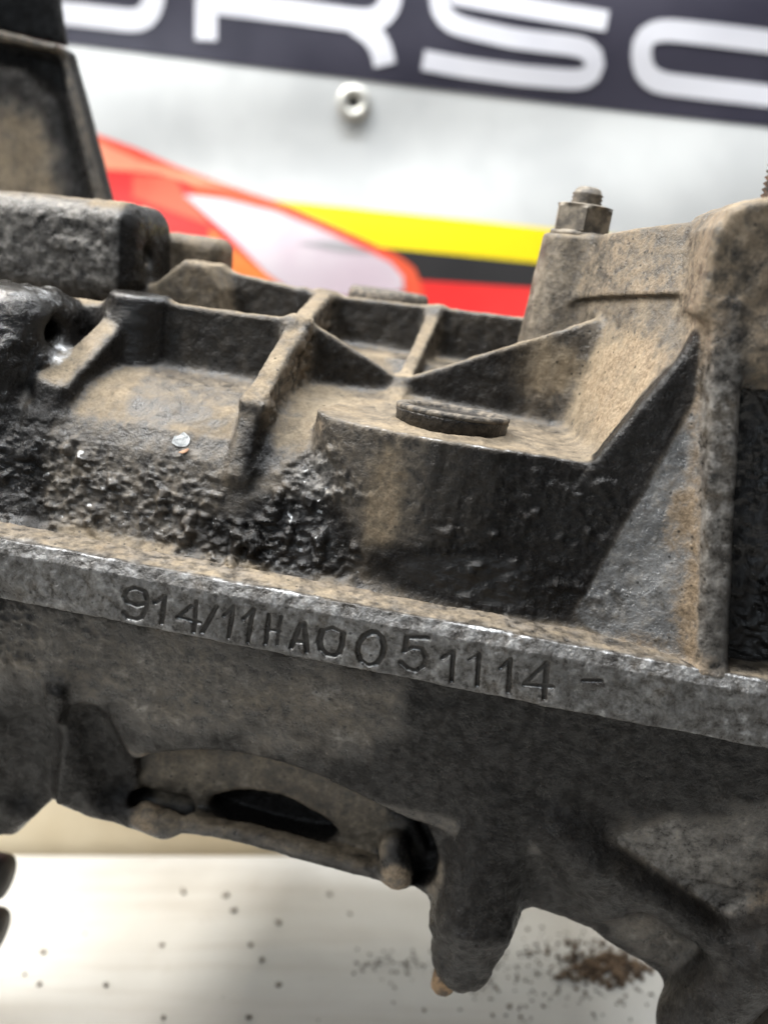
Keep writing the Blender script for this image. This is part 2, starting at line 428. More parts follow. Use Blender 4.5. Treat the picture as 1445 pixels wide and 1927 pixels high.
# -- right hand flange: pale wall, vertical rim, oily pit, top block
ga, gb, gc = (42.5, 13.2, 2), (58, 13.2, 55), (72, 4.5, 2)
gn = plane_n(ga, gb, gc, (0, -1, 0))
add(inter(half(ga, gn), box((66, 16, 40), (26, 14, 46), 1), half((72, 0, 2), (0.98, 0, 0.18)), half((42.5, 0, 2), (-53, 0, 15.5)), half((58.5, 0, 74), (0, 0, 1)), k=0.8), 'pale_wall', 2.2)
u = np.array([-15.5, 5.5, 82.]); u /= np.linalg.norm(u); s_ = np.array([1., 0, 0]); s_ -= u * (s_ @ u); s_ /= np.linalg.norm(s_)
add(box((68.2, 17.0, 36), (44, 3.2, 12.6), 1.6, (u, s_, np.cross(u, s_))), 'flange_rim', 4.0)
add(box((98, 24, 44), (30, 9, 52), 2.0), 'pit_wall', 3.0)
add(prism([(54.6, 76), (54.2, 93), (56.0, 97.2), (59.5, 99.4), (64, 100.6), (112, 108), (112, 70), (66, 66)], 'y', 7.5, 44, 2.0), 'top_block', 1.4)
add(seg((72, 17, 70), (94, 18, 62), 9, 9), 'top_block', 7.0)
cut(seg(on_wall(1352, 405) + [-1.5, -1.5, 1], on_wall(1340, 480) + [-1.5, -1.5, 0], 1.3, 1.0), 1.2)
cut(seg(on_wall(1340, 480) + [-1.5, -1.5, 0], on_wall(1334, 566) + [-1.5, -1, 0], 1.0, 1.6), 1.2)
# -- left hand side
add(cyl((-82.5, 49, 0), 'z', 8.3, 25, 58.8, 1.6), 'small_boss', 3.5)
add(rib((-86.0, 45, 54), (-94.2, 24, 35.0), 8.0, 18, 2.0, 1.5), 'left_rib', 3.0)
add(rib((-94.2, 24, 35.0), (-96.5, 16.2, 18), 8.0, 10, 2.2, 0.5, side=(1, 0, 0)), 'left_rib', 4.0)
add(rib((-84, 47, 56), (-100, 52, 54), 5, 18, 1.8, 1.0), 'left_rib', 4.0)
add(box((-126, 36, 46), (28, 13, 11.0), 7.5), 'oily_lump', 9.0)
add(box((-138, 30, 24), (34, 14, 22), 8), 'oily_lump', 6.0)
add(box((-125, 78, 66), (34.5, 17, 14.6), 7.0, np.array(Euler((0, -0.05, 0)).to_matrix()).T), 'upper_bulge', 9.0)
cut(seg((-84, 73, 70), (-95, 74, 67), 3.2, 2.2), 4.0)
cut(seg((-92, 30, 46.5), (-106, 36, 47), 3.4, 2.4), 4.0)
add(box((-86.5, 103, 66), (10.5, 9, 9.6), 4.0), 'round_nub', 3.0)
add(prism([(-94, 46), (-90, 58), (-79, 68.6), (-71.5, 68.0), (-68, 62), (-66, 46)], 'y', 70, 88, 1.5), 'gusset', 4.0)
# lower half
sil = [at(*p, y=15)[[0, 2]] for p in ((-260, 1500), (-120, 1620), (0, 1606), (60, 1545), (85, 1524), (112, 1526), (160, 1548), (205, 1558), (245, 1574), (330, 1578),
       (430, 1590), (550, 1626), (640, 1652), (700, 1668), (800, 1690), (960, 1716), (1000, 1718), (1060, 1738), (1110, 1762), (1170, 1812), (1230, 1856),
       (1290, 1905), (1345, 1960), (1420, 2060), (1600, 2200))]
silp = [(-160, -8)] + [tuple(q) for q in sil] + [(122, -140), (122, -8)]
low = [(8, -8), (8.2, -16), (9.0, -28), (10, -42), (11.8, -56), (13.5, -74), (17, -90), (26, -110), (40, -160), (62, -160), (62, -8)]
add(inter(prism(low, 'x', -150, 118, 1.0), prism(silp, 'y', -20, 90, 0.5), k=4.0), 'lower_shell', 2.0)
ar = [at(*p, y=11.5)[[0, 2]] for p in ((236, 1450), (262, 1428), (330, 1417), (420, 1414), (520, 1434), (620, 1472), (720, 1528), (800, 1592), (840, 1640), (800, 1700), (700, 1652), (560, 1608), (430, 1576), (330, 1560), (262, 1556), (236, 1520))]
cut(prism(round_poly(ar, 1), 'y', -5, 22.5, 0.6), 2.6, 'access_opening')
hp = [at(*p, y=22.5)[[0, 2]] for p in ((388, 1515), (408, 1496), (462, 1486), (540, 1502), (600, 1534), (640, 1568), (628, 1582), (560, 1576), (480, 1554), (410, 1533))]
cut(prism(round_poly(hp), 'y', 20.5, 30, 0.6), 2.0, 'access_hole')
cut(seg(at(270, 1506, y=22), at(345, 1522, y=22), 3.6), 1.5)
add(seg(at(275, 1535, y=17), at(310, 1552, y=17), 3.8), 'bolt_boss', 3.0)
add(seg(at(742, 1592, y=20), at(748, 1640, y=16), 4.4, 4.6), 'stud_boss', 2.5)
cut(prism([at(*p, y=10)[[0, 2]] for p in ((800, 1570), (838, 1640), (800, 1662), (770, 1600), (690, 1545), (640, 1500))], 'y', -5, 26, 0.8), 2.5)
# lug hanging from the lower half
add(seg((36, 19.5, -52), (34.8, 11.5, -84), 9.5, 10.6), 'drain_lug', 7.0)
add(seg((34.8, 12.0, -84), (34.6, 12.5, -99), 10.4, 8.8), 'drain_lug', 3.0)
# ribs of the lower right and left
add(seg(at(1120, 1610, y=11), at(1400, 1800, y=9), 4.6, 4.0), 'corner_rib', 5.0)
add(seg(at(1060, 1560, y=13), at(1140, 1680, y=13), 6.0), 'corner_rib', 8.0)
add(seg(at(1300, 1925, y=12), at(1450, 1780, y=9), 9.0), 'corner_rib', 8.0)
add(rib(at(100, 1300, y=6.5), at(92, 1530, y=9), 4.0, 12, 1.5, 0, side=(1, 0, 0)), 'side_rib', 5.0)
cut(seg(at(165, 1370, y=10), at(215, 1500, y=12), 6.0, 8.5), 3.5)
cut(seg(at(40, 1400, y=7), at(20, 1530, y=9), 10.0, 11.0), 4.0)
V, Q = mesh_field(P, (-154, 0, -146), (134, 140, 110), 0.55)
print('case mesh', len(V), len(Q))
# which part each vertex belongs to
best = np.full(len(V), 1e9, f32); pid = np.zeros(len(V), np.int32)
X_, Y_, Z_ = V[:, 0], V[:, 1], V[:, 2]
for f, op, k, part in P:
    if part < 0: continue
    e = f(X_, Y_, Z_); e = np.abs(e) if op == 'cut' else e
    m = e < best - (0.05 if op == 'add' else 0.0); best[m] = e[m]; pid[m] = part
N = vnormals(V, Q)
# convexity (mm): + on outer edges, - in corners
Vs = smooth_attr(V, Q, len(V), 5); cvx = ((V - Vs) * N).sum(1)
def blob(c, r, soft=0.5):
    d = np.sqrt((((V - np.array(c, f32)) / np.array(r, f32)) ** 2).sum(1)); return 1 - sstep(1 - soft, 1 + soft, d)
def area_px(pts, y, soft=2.5, warp=6.0):
    '''patch of tone with an outline of its own on the case's front: pixels laid on the plane y, edges broken by noise'''
    d = poly2([tuple(at(*p, y=y)[[0, 2]]) for p in pts], V[:, 0], V[:, 2])
    return 1 - sstep(-soft, soft, d + (fbm(V + 21, 0.18, 4) - 0.5) * warp * 2)
def pix(px, py, y, r, soft=0.5): return blob(at(px, py, y=y), r, soft)
isp = lambda *names: np.isin(pid, [PARTS[n] for n in names])
up = N[:, 2]; n1 = fbm(V, 0.05, 3); n2 = fbm(V + 50, 0.16, 3); n3 = fbm(V + 90, 0.5, 3)
nn = lambda a, amp: a + (n2 - 0.5) * amp
# -- grease
gre_shade = np.zeros(len(V), f32)
mx = lambda a, b: np.maximum(a, b)
gre_shade = mx(gre_shade, isp('front_boss', 'diagonal_brace') * sstep(6, 26, V[:, 0]) * (N[:, 1] < -0.2) * 0.72)
gre_shade = mx(gre_shade, isp('front_boss', 'upper_shell') * pix(940, 1095, 13, (34, 9, 8)) * 0.97)
gre_shade = mx(gre_shade, isp('diagonal_brace') * 0.76)
gre_shade = mx(gre_shade, isp('front_boss') * (N[:, 1] < -0.2) * sstep(-4, 8, V[:, 0]) * 0.55)
gre_shade = mx(gre_shade, pix(560, 1010, 15, (17, 9, 12)) * 0.82)
gre_shade = mx(gre_shade, pix(15, 960, 16, (13, 12, 12)) * 0.8)
gre_shade = mx(gre_shade, pix(450, 1005, 15, (13, 6, 6)) * 0.66)
gre_shade = mx(gre_shade, pix(485, 850, 20, (4.5, 8, 9)) * 0.7)
gre_shade = mx(gre_shade, isp('oily_lump') * (0.80 + 0.25 * (n2 - .5)))
gre_shade = mx(gre_shade, isp('small_boss') * 0.86); gre_shade = mx(gre_shade, pix(25, 880, 20, (12, 20, 17)) * 0.82)
pit = (V[:, 0] > 79 - 15.5 / 82 * V[:, 2]) * (V[:, 2] > 1) * (V[:, 2] < 62) * (V[:, 1] > 6); gre_shade = mx(gre_shade, pit * (0.93 + 0.2 * (n2 - .5))); gre_shade = mx(gre_shade, pix(1440, 1000, 12, (9, 20, 40)) * 0.9)
gre_shade = mx(gre_shade, isp('sloping_web') * (1 - sstep(20, 34, V[:, 0])) * (N[:, 1] < -0.3) * 0.62)  # front face of the web darker than its top
gre_shade = mx(gre_shade, isp('diagonal_rib') * (N[:, 1] < -0.3) * 0.55)
gre_shade = mx(gre_shade, isp('rear_wall', 'pocket_wall') * (N[:, 1] < -0.3) * 0.50)  # front faces of these walls darker than their tops
lowf = (V[:, 2] < -10) * (V[:, 1] < 40)
brown = area_px(((-60, 1140), (300, 1180), (740, 1280), (760, 1340), (690, 1420), (560, 1410), (430, 1400), (262, 1412), (205, 1340), (100, 1300), (-60, 1290)), 9, 7.0, 9.0) * lowf
bare_lit_patch = np.maximum(area_px(((1124, 1572), (1250, 1545), (1480, 1500), (1440, 1640), (1425, 1805), (1345, 1772), (1190, 1690), (1130, 1625)), 10, 3.5, 4), area_px(((1150, 1712), (1250, 1756), (1385, 1838), (1330, 1905), (1225, 1842), (1165, 1790)), 10, 3.5, 4) * 0.7) * lowf * (1 - 0.9 * isp('corner_rib'))  # grey metal patch, brightened to paint the light on an up-facing flare
plate = area_px(((236, 1455), (262, 1432), (330, 1421), (420, 1418), (520, 1440), (620, 1478), (700, 1530), (760, 1580), (700, 1640), (560, 1598), (430, 1566), (330, 1560), (236, 1545)), 16, 1.2, 1.5) * (V[:, 1] > 12.5) * lowf
gre_shade = mx(gre_shade, isp('lower_shell') * (0.68 - 0.44 * brown) * (1 - 0.8 * plate))
gre_shade = mx(gre_shade, isp('drain_lug', 'corner_rib', 'side_rib') * 0.68); gre_shade = mx(gre_shade, isp('left_rib') * (up < 0.5) * 0.7); gre_shade = mx(gre_shade, isp('upper_bulge') * (N[:, 0] > 0.3) * 0.75); lowz = V[:, 2] < -16
gre_shade = mx(gre_shade, area_px(((-160, 1290), (60, 1320), (140, 1335), (205, 1400), (250, 1480), (250, 1600), (-160, 1660)), 9, 4.0, 5.0) * lowf * 0.69)  # lower left recesses coloured darker
gre_shade = mx(gre_shade, pix(760, 1590, 12, (12, 8, 8)) * 0.6)
# -- dust: settles on what faces up, gathers on some walls
dus = sstep(0.35, 0.85, up) * sstep(0.30, 0.55, n1 + (n2 - .5) * .4) * 0.75
dus = mx(dus, sstep(0.5, 0.9, up) * 0.42 * (V[:, 2] > 20))
dus = mx(dus, isp('long_rib', 'short_rib', 'gusset', 'left_rib') * sstep(0.2, 0.8, up) * 0.72)
dus = mx(dus, isp('gusset', 'round_nub') * 0.55); dus = mx(dus, isp('flared_wall', 'top_block', 'stud_post') * 0.45); dus = mx(dus, isp('upper_band') * 0.40)
dus = mx(dus, isp('flared_wall') * pix(1130, 730, 30, (15, 28, 17)) * 0.85)
dus = mx(dus, isp('flared_wall', 'sloping_web') * pix(1010, 690, 48, (12, 16, 9)) * 0.8)
dus = mx(dus, isp('front_boss') * pix(724 , 950, 14, (5.5, 6, 19), 0.6) * 0.66)
dus = mx(dus, (V[:, 2] < 6) * (V[:, 2] > -2) * sstep(-60, 40, V[:, 0]) * sstep(0.2, 0.7, up) * (0.35 + 0.6 * n2))
dus = mx(dus, isp('front_boss') * sstep(0.4, 0.8, up) * 0.55)
dus = mx(dus, 0.27 * (V[:, 2] > -2) * (V[:, 1] < 96) * (1 - pit))
# -- rusty brown
rus = np.zeros(len(V), f32)
rl = V[:, 0] - (71.5 - 15.5 / 82 * V[:, 2]); rus = mx(rus, sstep(-11, -1, rl + (n2 - .5) * 9) * (1 - sstep(-0.5, 0.8, rl)) * (V[:, 1] < 14) * (V[:, 2] > 0) * (V[:, 2] < 76) * (0.74 - 0.25 * sstep(20, 60, V[:, 2])))
rus = mx(rus, pix(1250, 1230, 6, (16, 10, 5)) * 0.55)
rus = mx(rus, isp('long_rib') * (N[:, 0] > 0.4) * 0.42)
rus = mx(rus, isp('front_boss') * pix(600, 800, 22, (4, 8, 3)) * 0.5)
rus = mx(rus, isp('flared_wall') * pix(1170, 720, 30, (13, 30, 16)) * 0.55); rus = mx(rus, isp('front_boss') * pix(728, 940, 14, (5.0, 6, 17), 0.5) * 0.42); rus = mx(rus, isp('top_block', 'upper_band') * (0.18 + 0.35 * n1)); rus = mx(rus, pix(1330, 600, 12, (6, 12, 14)) * 0.5)
rus = mx(rus, isp('stud_boss') * 0.58); rus = mx(rus, pix(840, 1850, 12, (5, 8, 6)) * 0.6); rus = mx(rus, pix(390, 1430, 14, (24, 10, 4)) * 0.5)
rus = mx(rus, pix(1420, 1850, 8, (10, 12, 40)) * 0.5); rus = mx(rus, pix(270, 1540, 14, (6, 8, 6)) * 0.5)
rus = mx(rus, pix(1330, 480, 16, (3, 10, 16)) * 0.5)
# -- bare grey metal, and some brightness painted as bare metal
bar = np.zeros(len(V), f32)
bar = mx(bar, isp('pale_wall') * 0.82); bar = mx(bar, isp('flange_rim') * 0.45)
bar = mx(bar, isp('access_opening') * 0.35); bar = mx(bar, plate * 0.35); dop = np.maximum(isp('access_opening'), plate) * 0.42
bar = mx(bar, isp('stud_post') * 0.4); bar = mx(bar, isp('upper_bulge') * (N[:, 1] < -0.3) * 0.46); bar = mx(bar, isp('left_rib') * 0.45); bar = mx(bar, isp('oily_lump') * 0.4)  # left rib's pale tone is wear plus painted highlights
bar = mx(bar, pix(600, 900, 20, (9, 8, 9)) * 0.5)
bar = mx(bar, pix(1400, 1440, 8, (12, 8, 6)) * 0.45)
gre_shade *= 1 - 0.85 * bare_lit_patch; bar = mx(bar, bare_lit_patch * 0.50); dus = mx(dus, bare_lit_patch * 0.34); bar = mx(bar, brown * (0.22 + 0.3 * n2)); dus = mx(dus, brown * 0.30)
gre_shade *= 1 - 0.9 * isp('pale_wall'); dus = np.where(isp('pale_wall') & (V[:, 2] > 6), 0.24 + 0.3 * (n2 - .5), dus)
dus *= 1 - 0.7 * np.clip(gre_shade - 0.3, 0, 1) * (up < 0.6); dus *= 1 - 0.9 * pit * (up < 0.8); dus *= 1 - 0.75 * lowz * (1 - np.maximum(brown, bare_lit_patch)); dus = mx(dus, dop)
# -- scuffed edges, and highlights painted as bright metal
wea_glint = sstep(0.10, 0.42, cvx) * 0.36
wea_glint = mx(wea_glint, isp('front_boss') * (V[:, 2] > 38) * (N[:, 1] < -0.2) * sstep(0.08, 0.30, cvx) * (0.25 + 0.6 * n1))
wea_glint = mx(wea_glint, pix(120, 680, 34, (4, 9, 7), 0.5) * 0.56); wea_glint = mx(wea_glint, pix(70, 560, 34, (7, 8, 4), 0.5) * 0.50); wea_glint = mx(wea_glint, pix(260, 540, 46, (5, 6, 2), 0.4) * 0.5)  # highlights on oily lump, left rib and small boss, painted as bright spots
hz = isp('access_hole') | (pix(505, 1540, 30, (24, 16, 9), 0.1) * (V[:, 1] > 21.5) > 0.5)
gre_shade = np.where(hz, 0.69, gre_shade); dus = np.where(hz, 0, dus); bar = np.where(hz, 0, bar)  # inside of the access hole painted dark to give its shade
def line_d(a, b):
    a, b = np.array(a, f32), np.array(b, f32); t_ = np.clip(((V - a) @ (b - a)) / ((b - a) @ (b - a)), 0, 1)[:, None]; return np.linalg.norm(V - a - t_ * (b - a), axis=1)
for p0, p1, w_, k_ in ((on_wall(1172, 450), on_wall(1222, 525), 1.2, 0.42), (on_wall(1216, 515), on_wall(1252, 556), 1.5, 0.62), (on_wall(1338, 585) + [0, -4, 0], on_wall(1326, 612) + [0, -4, 0], 2.2, 0.62)):
    wea_glint = mx(wea_glint, (1 - sstep(0.3, w_, line_d(p0, p1))) * k_)
stain = smooth_attr(np.stack([gre_shade, dus, bar], 1).astype(f32), Q, len(V), 7); wear = np.stack([wea_glint, smooth_attr(rus.astype(f32), Q, len(V), 7), np.zeros_like(rus)], 1).astype(f32)
# -- cast roughness and caked dirt, pushed out of the surface
grit = mx(pix(480, 1010, 15, (30, 8, 13)), mx(pix(60, 930, 18, (26, 14, 18)), mx(pix(600, 930, 17, (12, 10, 10)), pix(280, 930, 18, (26, 12, 10)) * 0.8)))
grit = mx(grit, pit * 0.9); grit = mx(grit, isp('oily_lump') * 0.25); grit = mx(grit, isp('long_rib') * (N[:, 0] > 0.4) * 0.45)
grit = mx(grit, pix(1000, 1000, 13, (26, 6, 22)) * 0.5); grit = mx(grit, isp('upper_bulge') * 0.16)
grit = mx(grit, pix(60, 1200, 8, (22, 8, 12)) * 0.6)
bumps = np.abs(n3 - 0.5) * 2
lump = sstep(0.50, 0.78, fbm(V + 31, 0.55, 2)); lump2 = sstep(0.55, 0.75, fbm(V + 11, 1.05, 2))
grit = grit * (0.35 + 1.3 * sstep(0.35, 0.62, fbm(V + 63, 0.11, 2)))
wear[:, 0] = mx(wear[:, 0], np.clip(grit, 0, 1) * sstep(0.70, 0.80, fbm(V + 77, 0.8, 2)) * 0.6 * (up < 0.75) * (n1 > 0.47))  # bright flecks paint glints into the grit
disp = (n2 - 0.5) * 0.6 + (n3 - 0.5) * 0.38 + 0.62 * grit * ((lump - 0.25) * 0.8 + lump2 * 0.65 + (n3 - 0.5) * 0.9 + sstep(0.62, 0.78, fbm(V + 5, 0.24, 2)) * 2.0)
disp += np.clip(dus, 0, 1) * sstep(0, -0.3, cvx) * 0.5
damp = 1 - 0.6 * isp('stud_post', 'upper_band')
disp = disp + pit * ((n2 - .5) * 3.0 + (lump - 0.3) * 0.9 * sstep(.35, .6, n1) + (n3 - .5) * 0.9) + isp('drain_lug') * sstep(-70, -88, V[:, 2]) * ((n2 - .5) * 1.6 + (n3 - .5) * 0.3)
V = V + N * (disp * damp)[:, None].astype(f32)
N = vnormals(V, Q)

box_root = bpy.data.objects.new('gearbox', None); link(box_root); box_root.matrix_world = G2W
tag(box_root, 'grimy cast aluminium gearbox case with stamped number on its split rail', 'gearbox')
fp = pid[Q]; fpid = np.where(fp[:, 0] == fp[:, 1], fp[:, 0], np.where(fp[:, 2] == fp[:, 3], fp[:, 2], fp[:, 0]))
def main_piece(k):
    '''faces of a part that hang together with its largest piece; stray crumbs go to the shell they sit in'''
    fi = np.nonzero(fpid == k)[0]
    if len(fi) == 0: return
    q = Q[fi]; lab = np.arange(len(V)); used = np.unique(q)
    for _ in range(4000):
        m = lab[q].min(1); old = lab[used].copy()
        for j in range(4): np.minimum.at(lab, q[:, j], m)
        lab[used] = lab[lab[used]]
        if (lab[used] == old).all(): break
    l = lab[q[:, 0]]; u_, c_ = np.unique(l, return_counts=True)
    if len(u_) > 1:
        stray = l != u_[c_.argmax()]
        fpid[fi[stray]] = PARTS['upper_shell'] if V[q[stray][:, 0], 2].mean() > -8 else PARTS['lower_shell']
for nm, k in PARTS.items():
    if nm not in ('upper_shell', 'lower_shell'): main_piece(k)
for nm, k in PARTS.items():
    q = Q[fpid == k]
    if not len(q): continue
    uq, inv = np.unique(q, return_inverse=True)
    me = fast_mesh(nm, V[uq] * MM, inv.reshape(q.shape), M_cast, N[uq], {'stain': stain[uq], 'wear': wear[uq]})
    link(bpy.data.objects.new(nm, me), box_root)

# ------------------------------------------------------------------ tall ear at the back (own field, out of focus)
e1, e2, e3, e4 = [at(*p, y=141)[[0, 2]] for p in ((210, 380), (136, 95), (119, 0), (98, -120))]
f1, f2 = at(128, 372, y=106)[[0, 2]], at(98, 100, y=106)[[0, 2]]
EP = []
zt = e4[1]; zb = 50
EP.append((prism([(e1[0] + 6, zb), e1, e2, e3, e4, (-238, zt), (-238, zb)], 'y', 138, 143.5, 1.0), 'add', 2.0, 0))
EP.append((prism([(e1[0] + 6, zb), e1, e2, e3, e4, e4 - [2, 0], e3 - [2, 0], e2 - [2, 0], e1 - [2, 0], (e1[0] + 4, zb)], 'y', 133, 143.5, 1.0), 'add', 1.5, 0))
g1, g2, g3 = at(128, 385, y=124)[[0, 2]], at(72, 190, y=124)[[0, 2]], at(20, 130, y=124)[[0, 2]]
EP.append((prism([(g1[0] + 4, zb), g1, g2, g3, (-238, g3[1]), (-238, zb)], 'y', 133, 141, 2.5), 'add', 14.0, 0))
c1, c2 = at(110, 88, y=130)[[0, 2]], at(0, 66, y=130)[[0, 2]]
EP.append((prism([c1 + [0.5, 1.6], c1 + [0.5, -1.6], c2 + [0, -1.6], c2 + [-50, 4], c2 + [-50, 8], c2 + [0, 1.6]], 'y', 128, 141, 1.0), 'add', 2.5, 0))
u2, u3, u4 = [at(*p, y=150)[[0, 2]] for p in ((133, 86), (119, 0), (98, -120))]
up_ = [u2 + [0, -1], u3, u4, np.array((-238, u4[1])), np.array((-238, c2[1] + 9))]
EP.append((prism(up_, 'y', 122, 150, 1.2), 'add', 1.0, 0))
i0 = at(112, 76, y=122)[[0, 2]]; i1 = i0 + (u3 - u2) * 1.0; i2 = i0 + (u4 - u2)
EP.append((prism(round_poly([i0, i1, i2, (-236, u4[1] - 4), (-236, c2[1] + 14), at(30, 62, y=122)[[0, 2]]], 1), 'y', 110, 146.5, 0.5), 'cut', 1.5, 0))
EV, EQ = mesh_field(EP, (-234, 96, 52), (-110, 156, zt + 6), 0.9)
EN = vnormals(EV, EQ); e_n = fbm(EV, 0.12, 3)
EV = EV + EN * ((e_n - .5) * 0.5)[:, None].astype(f32); EN2 = vnormals(EV, EQ)
zl = c1[1] + (EV[:, 0] - c1[0]) * (c2[1] - c1[1]) / (c2[0] - c1[0])
ed = EV[:, 0] - np.interp(EV[:, 2], [zb, e1[1], e2[1], e3[1], e4[1]], [e1[0] + 6, e1[0], e2[0], e3[0], e4[0]])
rimz = ((EV[:, 1] < 133) & (np.abs(EV[:, 2] - zl) < 2.6) & (EV[:, 2] > g3[1])) | ((EV[:, 1] < 135.5) & (ed > -1.8))
wx = g1[0] + (EV[:, 2] - g1[1]) * (g2[0] - g1[0]) / (g2[1] - g1[1])
e_t = sstep(2, -10, EV[:, 0] - wx + (e_n - .5) * 10) * sstep(g3[1] - 4, g3[1] - 22, EV[:, 2] + (e_n - .5) * 14)
rimz = rimz | ((EV[:, 1] < 123.5) & (EN[:, 1] < -0.4) & (EV[:, 2] > c1[1] - 4))
e_shade = np.where(rimz, 0.1, 0.69 * (1 - e_t)); e_d = np.where(rimz, 0.36, 0.62 * e_t)  # shade on the ear painted dark, its lower left kept dusty tan
ear_me = fast_mesh('mounting_ear', EV * MM, EQ, M_cast, None, {'stain': smooth_attr(np.stack([e_shade, e_d, 0 * e_d], 1).astype(f32), EQ, len(EV), 2), 'wear': np.zeros((len(EV), 3), f32)})
link(bpy.data.objects.new('mounting_ear', ear_me), box_root)

# ------------------------------------------------------------------ split rail with the stamped number
def zz(o, s, pts): return [(o[0] + x * s, o[1] + y * s) for x, y in pts]
z1 = lambda *p: zz((210, 1080), 300 / 1445, p); z2 = lambda *p: zz((480, 1120), 300 / 1445, p); z3 = lambda *p: zz((740, 1160), 400 / 1445, p)
strokes = [
 (z1((205, 130), (140, 152), (112, 205), (145, 258), (225, 290), (300, 275)), 1.0), (z1((110, 350), (150, 400), (225, 418), (270, 400)), 0.9), (z1((215, 130), (300, 165), (325, 240), (310, 330), (270, 400)), 0.45),
 (z1((395, 262), (482, 205)), .9), (z1((485, 205), (455, 450)), 1), (z1((725, 288), (600, 395), (800, 445)), 1), (z1((772, 245), (745, 525)), 1), (z1((955, 295), (820, 530)), 1),
 (z1((1105, 298), (1020, 380)), 1), (z1((1108, 298), (1090, 410)), .45), (z1((1090, 410), (1062, 580)), 1), (z1((1285, 325), (1195, 410)), .9), (z1((1285, 325), (1235, 615)), 1),
 (z2((130, 180), (95, 440)), 1), (z2((238, 195), (215, 300)), 1), (z2((215, 300), (200, 450)), .4), (z2((115, 318), (220, 325)), .8),
 (z2((415, 262), (325, 480)), 1), (z2((448, 258), (468, 515)), 1), (z2((380, 425), (460, 432)), .8),
 (z2((605, 325), (578, 420), (600, 495), (650, 545), (710, 556), (762, 528), (790, 450), (802, 350)), 1), (z2((610, 325), (700, 300), (802, 350)), .35),
 (z2((1055, 345), (985, 372), (938, 440), (928, 520), (962, 600), (1030, 640), (1100, 625), (1150, 560), (1172, 470), (1150, 392), (1100, 352), (1055, 345)), .9),
 (z3((92, 145), (232, 150)), 1), (z3((92, 145), (75, 240)), 1), (z3((75, 240), (130, 212), (190, 222), (224, 280), (206, 338), (150, 372), (100, 358), (52, 315)), 1),
 (z3((335, 285), (402, 238)), .8), (z3((408, 240), (395, 440)), 1), (z3((518, 292), (580, 250)), .7), (z3((582, 250), (570, 470)), 1), (z3((730, 350), (795, 288)), .9), (z3((795, 295), (780, 515)), 1),
 (z3((1045, 320), (895, 450)), .8), (z3((890, 466), (1082, 482)), 1), (z3((1045, 320), (1025, 560)), 1), (z3((1290, 438), (1410, 442)), .5)]
ra, rb = at(0, 1127, y=0), at(1140, 1352, y=0)
RP = [(inter(prism([(0, -20), (0.0, -3.0), (1.5, 0.0), (11, 0.5), (11, -20)], 'x', -150, 118, 0.35), half(ra, plane_n(ra, rb, ra + [0, 9, 0.6], (0, 0, -1))), k=0.8), 'add', 0.5, 0)]
for pts, dp in strokes:
    dp *= random.uniform(0.62, 1.0) * (0.82 if pts[0][0] < 330 else 1.0)
    g = [at(x, y, y=0) for x, y in pts]
    for a, b in zip(g[:-1], g[1:]):
        RP.append((seg(a + [0, 0.06 - 0.40 * (1 - dp), 0], b + [0, 0.06 - 0.40 * (1 - dp), 0], 0.66), 'cut', 0.2, 0))
RV, RQ = mesh_field(RP, (-124, -2, -18), (118, 13, 2.5), 0.26, 16)
print('rail mesh', len(RV), len(RQ))
RN = vnormals(RV, RQ)
plain_d = RP[0][0](RV[:, 0], RV[:, 1], RV[:, 2])
groove = sstep(-0.06, -0.26, plain_d)
nA = fbm(RV, 0.22, 3); nB = fbm(RV + 40, 0.7, 3); nC = fbm(RV + 70, 0.06, 2)
RN0 = RN.copy()
face = (RN[:, 1] < -0.8) * (1 - groove)
edge = np.exp(-(((RV[:, 1] - 1.3) / 0.75) ** 2 + ((RV[:, 2] - 0.1) / 0.8) ** 2))
edge2 = np.exp(-(((RV[:, 1] - 0.0) / 0.5) ** 2 + ((RV[:, 2] + 12.0) / 0.5) ** 2))
RV = RV + RN * ((nA - .5) * 0.55 + (nB - .5) * 0.35 * (1 - 0.5 * groove) + (nC - .5) * 0.7)[:, None].astype(f32)
RN = vnormals(RV, RQ)
top = sstep(0.5, 0.9, RN[:, 2])
r_st = np.stack([0.30 * sstep(.5, .7, nA) * face + 0.15 * (RN[:, 2] < -0.5), top * sstep(1.4, 3.0, RV[:, 1]) * (0.1 + 0.75 * nA) + 0.12 * face * (nC > .5), 0.49 * face + 0.42 * (1 - face)], 1).astype(f32)
lit_lip = groove * sstep(0.25, 0.6, RN0[:, 2])  # up-facing groove walls, painted bright as if catching light
scuff = face * sstep(45, 80, RV[:, 0]) * 0.38 * sstep(-4, -9, RV[:, 2])
r_we = np.stack([np.clip(np.maximum(np.maximum(edge * (0.05 + 0.62 * nC + 0.45 * nB), lit_lip * 0.75), scuff), 0, 1), 0.1 * face + 0.35 * sstep(2, 5, RV[:, 1]) * top, groove * (1 - 0.9 * lit_lip)], 1).astype(f32)
rail = link(bpy.data.objects.new('split_rail', fast_mesh('split_rail', RV * MM, RQ, M_cast, None, {'stain': r_st, 'wear': r_we})), box_root)
rail['label'] = 'scuffed grey rail stamped with a serial number'

